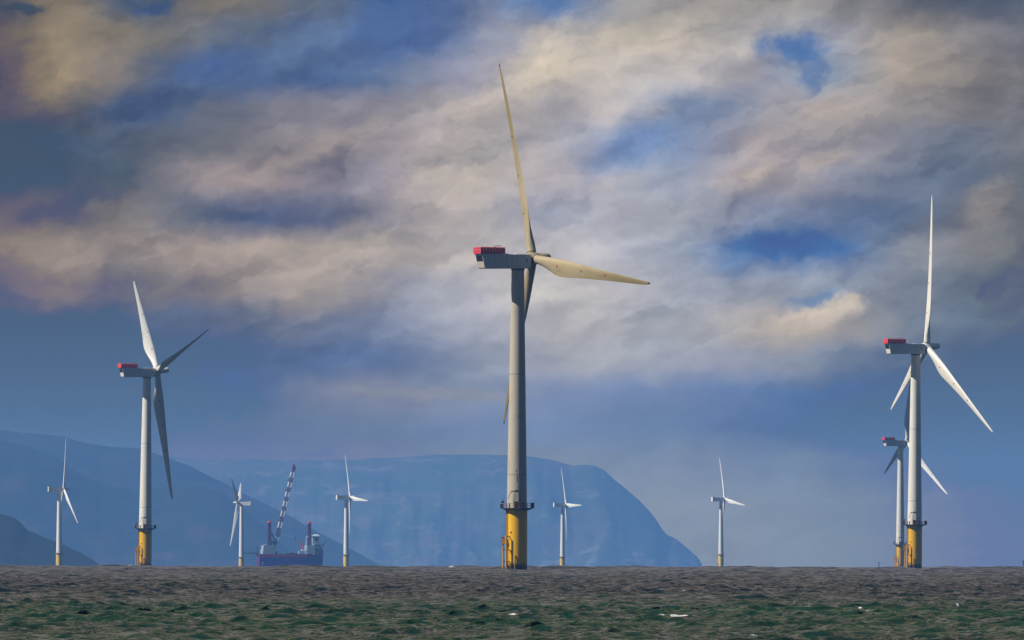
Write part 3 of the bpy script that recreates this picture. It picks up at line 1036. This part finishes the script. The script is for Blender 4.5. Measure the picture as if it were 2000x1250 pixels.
# a ship of which only the bow reaches into the picture, and a marker buoy
def edge_ship():
    D = 12500
    p = at(1997, 1108, D)
    z = sea_z(p.x, D)
    h = at(1997, 1104, D).z - z
    root = thing('cargo_boat', 'dark blue boat bow just showing at the right edge of the horizon', 'boat', (p.x, D, z))
    m = MB()
    rs = []
    for i in range(9):
        t = i / 8
        hw = 3.4 * min(1, (t * 2.6)) ** 0.7 + 0.05
        top = h + 3.6 - 1.6 * min(1, t * 2)
        x = t * 24
        rs.append([(x + 1.4 * (1 - t), -hw * 0.7, -2), (x, -hw, top), (x, hw, top), (x + 1.4 * (1 - t), hw * 0.7, -2)])
    m.rings(rs).build('hull', M['navy'], root)
    MB().box(14, 21, -2.4, 2.4, h + 1.5, h + 6.5).build('deckhouse', M['farwhite'], root)
    MB().tube((17.5, 0, h + 6.5), (17.5, 0, h + 11), 0.15, 6).build('mast', M['steel'], root)


edge_ship()


def buoy():
    D = 6400
    p = at(1716.5, 1108, D)
    z = sea_z(p.x, D)
    root = thing('marker_buoy', 'small dark spar buoy on the horizon left of the paired turbines', 'buoy', (p.x, D, z))
    MB().lathe([(0.1, -1.2), (0.55, -0.9), (0.6, 0.25), (0.3, 0.6)], 14).build('float', M['steel'], root, True)
    MB().lathe([(0.16, 0.55), (0.13, 2.0), (0.22, 2.02), (0.22, 2.35), (0.05, 2.45)], 10).build('pole', M['steel'], root, True)


buoy()

# ------------------------------------------------------------------ hills
rng = np.random.default_rng(7)


def vnoise(x, y, seed):
    """value noise on arrays"""
    r = np.random.default_rng(seed)
    g = r.random((256, 256)).astype(np.float32)
    xi, yi = np.floor(x).astype(int), np.floor(y).astype(int)
    fx, fy = x - xi, y - yi
    fx, fy = fx * fx * (3 - 2 * fx), fy * fy * (3 - 2 * fy)
    a, b = g[xi % 256, yi % 256], g[(xi + 1) % 256, yi % 256]
    c, d = g[xi % 256, (yi + 1) % 256], g[(xi + 1) % 256, (yi + 1) % 256]
    return (a * (1 - fx) + b * fx) * (1 - fy) + (c * (1 - fx) + d * fx) * fy


def fbm(x, y, seed, oct=5, ridged=False):
    s, a, t = 0, 1.0, 0
    for o in range(oct):
        n_ = vnoise(x * 2 ** o, y * 2 ** o, seed + o)
        if ridged:
            n_ = 1 - np.abs(2 * n_ - 1)
        s = s + a * n_
        t += a
        a *= 0.5
    return s / t


def hill_mat(name, grass, heath, rock, rock_at):
    m, n = mat(name)
    t = n.node('ShaderNodeNewGeometry')
    mp = n.node('ShaderNodeMapping', {0: t.outputs['Position']})
    mp.inputs['Scale'].default_value = (0.001, 0.001, 0.003)
    a = n.noise(mp.outputs[0], 4.0, 6.0, 0.65)
    b = n.noise(mp.outputs[0], 9.0, 6.0, 0.7, 0.6)
    c = n.mix(n.rng(a, 0.40, 0.62), (*grass, 1), (*heath, 1))
    c = n.mix(n.rng(b, rock_at, rock_at + 0.14), c, (*rock, 1))
    finish(n, c, 0.95, 0.05)
    return m


def hills(name, D, prof, depth, seed, m, jag=1.5, relief=0.16, back=1.0):
    pts = np.array(prof, float)
    pxs = np.arange(pts[0, 0], pts[-1, 0] + 0.1, 4.0)
    pys = np.interp(pxs, pts[:, 0], pts[:, 1])
    ker = np.array([1, 2, 3, 2, 1], float)
    ker /= ker.sum()
    sm = np.convolve(np.pad(pys, 2, 'edge'), ker, 'valid')
    pys = sm + jag * (fbm(pxs / 40.0, pxs * 0 + 3.3, seed, 4) - 0.5) * 2.2
    xs, zs = [], []
    DD = np.interp(pxs, [q[0] for q in D], [q[1] for q in D]) if isinstance(D, list) else np.full(len(pxs), float(D))
    D = DD
    for a, b, d_ in zip(pxs, pys, DD):
        p = at(a, b, d_)
        xs.append(p.x)
        zs.append(p.z)
    xs, zs = np.array(xs), np.array(zs)
    base = sea_z(xs, D) - 3.0
    nv = 46
    vs = np.linspace(-1, 1.0 * back, nv)
    verts = np.zeros((nv, len(xs), 3))
    for j, v_ in enumerate(vs):
        yy = D + v_ * depth
        h = zs - base
        if v_ <= 0:
            t = 1 + v_
            sh = np.clip(t, 0, 1) ** 0.75
        else:
            sh = (1 - (v_ / back) ** 1.6)
        X_ = xs
        nz = fbm(X_ / 420.0, yy / 420.0, seed + 20, 5, True)
        nz2 = fbm(X_ / 130.0, yy / 200.0, seed + 40, 4)
        k = 1 - relief * 4 * sh * (1 - sh) * ((1 - nz) * 2.2 + (1 - nz2) * 0.6)
        edge = (1 - sh)
        verts[j, :, 0] = X_ + edge * 60 * (nz2 - 0.5)
        verts[j, :, 1] = yy
        verts[j, :, 2] = base + h * sh * k
    n_ = len(xs)
    me = bpy.data.meshes.new(name)
    f = []
    for j in range(nv - 1):
        for i in range(n_ - 1):
            f.append((j * n_ + i, j * n_ + i + 1, (j + 1) * n_ + i + 1, (j + 1) * n_ + i))
    me.from_pydata(verts.reshape(-1, 3).tolist(), [], f)
    me.polygons.foreach_set('use_smooth', [True] * len(me.polygons))
    me.materials.append(m)
    o = bpy.data.objects.new(name, me)
    COL.objects.link(o)
    o['kind'] = 'structure'
    return o


HM1 = hill_mat('headland_ground', (0.065, 0.095, 0.05), (0.115, 0.09, 0.07), (0.22, 0.19, 0.165), 0.52)
HM2 = hill_mat('moor_ground', (0.014, 0.022, 0.012), (0.042, 0.028, 0.024), (0.09, 0.07, 0.065), 0.58)
HM3 = hill_mat('near_cliff_ground', (0.010, 0.015, 0.010), (0.022, 0.017, 0.014), (0.09, 0.075, 0.068), 0.60)

hills('headland', 60000,
      [(150, 930), (220, 895), (270, 885), (330, 889), (385, 896), (440, 896), (500, 895), (560, 897), (600, 898), (612, 896), (625, 898), (650, 894), (692, 897), (730, 892), (790, 889), (840, 887), (900, 885),
       (960, 886), (1040, 890), (1075, 897), (1118, 908), (1140, 906), (1160, 908), (1180, 917), (1200, 935), (1225, 955), (1245, 972),
       (1262, 990), (1280, 1010), (1295, 1036), (1302, 1045), (1318, 1050), (1340, 1068), (1360, 1085), (1371, 1097), (1376, 1112), (1380, 1150)],
      1500, 11, HM1, 2.0, 0.36)
hills('hills', 44000,
      [(-260, 832), (-60, 834), (0, 838), (60, 843), (125, 852), (160, 862), (220, 872), (272, 874), (320, 888), (370, 908), (430, 938), (500, 974), (560, 1004),
       (650, 1053), (740, 1102), (770, 1130)],
      1100, 31, HM2, 2.0, 0.36)
hills('lower_hills', 39500,
      [(-300, 850), (-80, 853), (0, 859), (60, 872), (110, 893), (150, 920), (200, 945), (260, 954), (320, 950), (385, 948), (430, 958), (470, 985),
       (520, 1030), (570, 1080), (600, 1130)], 1000, 51, HM2, 2.5, 0.36)
hills('near_headland', 23000, [(-320, 985), (-120, 992), (-40, 1000), (0, 1003), (25, 1008), (42, 1020), (52, 1034), (72, 1042), (90, 1052), (120, 1062), (150, 1077),
                               (180, 1092), (198, 1106), (206, 1140)], 420, 71, HM3, 3.0, 0.4)


# ------------------------------------------------------------------ the sea: one curved sheet with wind waves
def sea():
    g = np.random.default_rng(23)
    # rows: distance from the camera
    rows = list(np.geomspace(3.0, 560.0, 60)[:-1])
    r = 560.0
    while r < 9000:
        rows.append(r)
        r += 0.30 if r < 1200 else (0.38 if r < 2200 else (0.38 + 0.32 * (r - 2200) / 2300 if r < 4500 else 0.7 + 0.9 * (r - 4500) / 4500))
    while r < 60500:
        rows.append(r)
        r *= 1.035
    rows = np.array(rows)
    fine = np.radians(np.linspace(-1.85, 1.85, 400))
    out_ = np.radians(1.85) + np.radians(46.0) * (np.linspace(0, 1, 30)[1:] ** 2.2)
    cols = np.concatenate([-out_[::-1], fine, out_])
    RR, TT = np.meshgrid(rows, cols, indexing='ij')
    X_ = (RR * np.sin(TT)).astype(np.float32)
    Y_ = (RR * np.cos(TT)).astype(np.float32)
    Z_ = (-0.55 - (RR ** 2) / (2 * RE)).astype(np.float32)
    dr = np.gradient(rows)
    dcol = np.gradient(cols)
    sp = np.maximum(dr[:, None], np.minimum(RR * dcol[None, :], RR * 0.0002 + 1e3 * (np.abs(TT) > R(1.9)))).astype(np.float32)
    N = 120
    lam = np.geomspace(0.5, 42.0, N) * g.uniform(0.93, 1.07, N)
    th = R(-74) + g.normal(0, R(30), N)
    slope = np.interp(np.log(lam), np.log([0.5, 0.8, 1.4, 2.4, 4.0, 8.0, 16.0, 25.0, 42.0]), [0.095, 0.124, 0.100, 0.050, 0.024, 0.012, 0.009, 0.024, 0.030])
    ph = g.uniform(0, 6.283, N)
    # gusts: patches of rougher and smoother water
    off_ = np.clip((RR - 1800) / 3200, 0.35, 1.0).astype(np.float32)          # longer swell in the deeper water offshore
    gust = (0.72 + 0.56 * fbm(X_ / 60.0, Y_ / 240.0, 91, 3)).astype(np.float32)
    dX, dY, dZ = np.zeros_like(X_), np.zeros_like(X_), np.zeros_like(X_)
    for L_, t_, p_, s_ in zip(lam, th, ph, slope if hasattr(slope, '__len__') else [slope] * N):
        k = 2 * math.pi / L_
        w_ = np.clip(L_ / (2.6 * sp) - 0.6, 0, 1)
        a = s_ / k
        q = (np.float32(k * math.cos(t_)) * X_ + np.float32(k * math.sin(t_)) * Y_ + np.float32(p_))
        wa_ = (w_ * a * (gust if L_ < 6 else (1.0 if L_ < 14 else off_))).astype(np.float32)
        c_, n_ = np.cos(q), np.sin(q)
        dZ += wa_ * c_
        dX -= wa_ * n_ * np.float32(math.cos(t_) * 1.05)
        dY -= wa_ * n_ * np.float32(math.sin(t_) * 1.05)
    # foam patches on the crests: picture place, half width in metres
    foam = np.zeros_like(X_)
    spots = [(1335, 1194, 0.66, 1.1), (1003, 1196, 0.34, 0.8), (1682, 1181, 0.18, 0.65), (1699, 1188, 0.2, 0.62),
             (1875, 1178, 0.22, 0.7), (1551, 1171, 0.18, 0.6), (1480, 1234, 0.32, 0.5), (335, 1189, 0.24, 0.5), (85, 1167, 0.2, 0.5),
             (1297, 1194, 0.16, 0.7), (140, 1107, 1.2, 0.8), (566, 1108, 1.5, 0.9), (880, 1110, 1.2, 0.8), (1323, 1110, 1.2, 0.9), (1605, 1109, 1.2, 0.7)]
    for _ in range(6):
        spots.append((g.uniform(0, 2000), 1112 + 130 * g.random() ** 1.2, g.uniform(0.10, 0.2), g.uniform(0.4, 0.8)))
    for px_, py_, hw, am in spots:
        dep = (py_ - (px_ - 1000) * 0 - EYE_Y) / F
        disc = dep * dep - 2 * CAM_H / RE
        d = (dep - math.sqrt(disc)) * RE if disc > 0 else 6300.0
        ang = (px_ - 1000) / F
        i0, i1 = np.searchsorted(rows, d * 0.985 - 4), np.searchsorted(rows, d * 1.015 + 4)
        j0 = int(np.searchsorted(cols, ang))
        jw = max(1, int(hw / (d * (fine[1] - fine[0]))))
        blk = dZ[i0:i1, max(0, j0 - jw):j0 + jw + 1]
        if blk.size == 0:
            continue
        ii = i0 + int(np.argmax(blk.mean(axis=1)))
        xc, yc = RR[ii, j0] * math.sin(ang), RR[ii, j0] * math.cos(ang)
        a0, a1 = max(0, ii - 30), ii + 30
        b0, b1 = max(0, j0 - 8 * jw - 4), j0 + 8 * jw + 5
        e = ((X_[a0:a1, b0:b1] - xc) / hw) ** 2 + ((Y_[a0:a1, b0:b1] - yc + hw * 0.8) / (hw * 3.2)) ** 2
        foam[a0:a1, b0:b1] = np.maximum(foam[a0:a1, b0:b1], am * np.exp(-e * 0.8))
    X_ += dX
    Y_ += dY
    Z_ += dZ
    nr, nc = X_.shape
    co = np.stack([X_, Y_, Z_], -1).reshape(-1, 3).astype(np.float32)
    idx = np.arange(nr * nc, dtype=np.int32).reshape(nr, nc)
    quads = np.stack([idx[:-1, :-1], idx[:-1, 1:], idx[1:, 1:], idx[1:, :-1]], -1).reshape(-1, 4)
    me = bpy.data.meshes.new('sea')
    me.vertices.add(len(co))
    me.vertices.foreach_set('co', co.ravel())
    me.loops.add(quads.size)
    me.loops.foreach_set('vertex_index', quads.ravel())
    me.polygons.add(len(quads))
    me.polygons.foreach_set('loop_start', np.arange(0, quads.size, 4, dtype=np.int32))
    me.polygons.foreach_set('use_smooth', np.ones(len(quads), dtype=bool))
    at_ = me.attributes.new('foam', 'FLOAT', 'POINT')
    at_.data.foreach_set('value', foam.ravel().astype(np.float32))
    me.update(calc_edges=True)
    m, n = mat('sea_water')
    geo = n.node('ShaderNodeNewGeometry')
    fo = n.node('ShaderNodeAttribute', attribute_name='foam')
    p = geo.outputs['Position']
    mp = n.node('ShaderNodeMapping', {0: p})
    mp.inputs['Scale'].default_value = (1 / 30.0, 1 / 190.0, 0)
    big = n.noise(mp.outputs[0], 1.0, 3.0, 0.55)
    sp_ = n.node('ShaderNodeSeparateXYZ', {0: p})
    near = n.rng(sp_.outputs[1], 560.0, 900.0, 0.45, 1.0)
    far = n.rng(sp_.outputs[1], 1050.0, 1700.0, 1.0, 0.0)
    shoal = n.math('MULTIPLY', near, far)            # sandy shallows: greener water
    gsum = n.math('MULTIPLY_ADD', n.math('SUBTRACT', big, 0.5), 1.6, n.math('MULTIPLY_ADD', shoal, 0.75, 0.12), clamp=True)
    col = n.mix(gsum, (0.004, 0.008, 0.009, 1), (0.007, 0.034, 0.011, 1))
    fine1 = n.noise(p, 1.6, 3.0, 0.6)
    fine2 = n.noise(p, 5.5, 3.0, 0.6)
    hgt = n.math('MULTIPLY_ADD', fine2, 0.35, fine1)
    bump = n.node('ShaderNodeBump', {'Height': hgt, 'Strength': 0.35, 'Distance': 0.03})
    b = n.node('ShaderNodeBsdfPrincipled', {'Base Color': col, 'Roughness': 0.03, 'IOR': 1.333, 'Normal': bump.outputs[0]})
    fn = n.noise(p, 6.5, 6.0, 0.75)
    ff = n.rng(n.math('MULTIPLY_ADD', n.math('SUBTRACT', fn, 0.5), 1.7, fo.outputs['Fac']), 0.34, 0.75)
    fb = n.node('ShaderNodeBsdfDiffuse', {0: (0.72, 0.72, 0.70, 1)})
    mx = n.node('ShaderNodeMixShader', {0: ff, 1: b.outputs[0], 2: fb.outputs[0]})
    n.node('ShaderNodeOutputMaterial', {0: mx.outputs[0]})
    me.materials.append(m)
    o = bpy.data.objects.new('sea', me)
    COL.objects.link(o)
    o['kind'] = 'structure'
    print('sea', nr, nc, nr * nc)
    return o


sea()

# ------------------------------------------------------------------ the air
hz = MB().box(-47500, 47500, -400, 62600, -275, 360).build('haze', bpy.data.materials.new('haze_air'))
hz['kind'] = 'stuff'
hm = hz.data.materials[0]
hm.use_nodes = True
h = NT(hm.node_tree)
pvn = h.node('ShaderNodeVolumePrincipled')
pvn.inputs['Color'].default_value = (0.19, 0.46, 1.0, 1)
pvn.inputs['Density'].default_value = DENS
h.node('ShaderNodeOutputMaterial', {'Volume': pvn.outputs[0]})
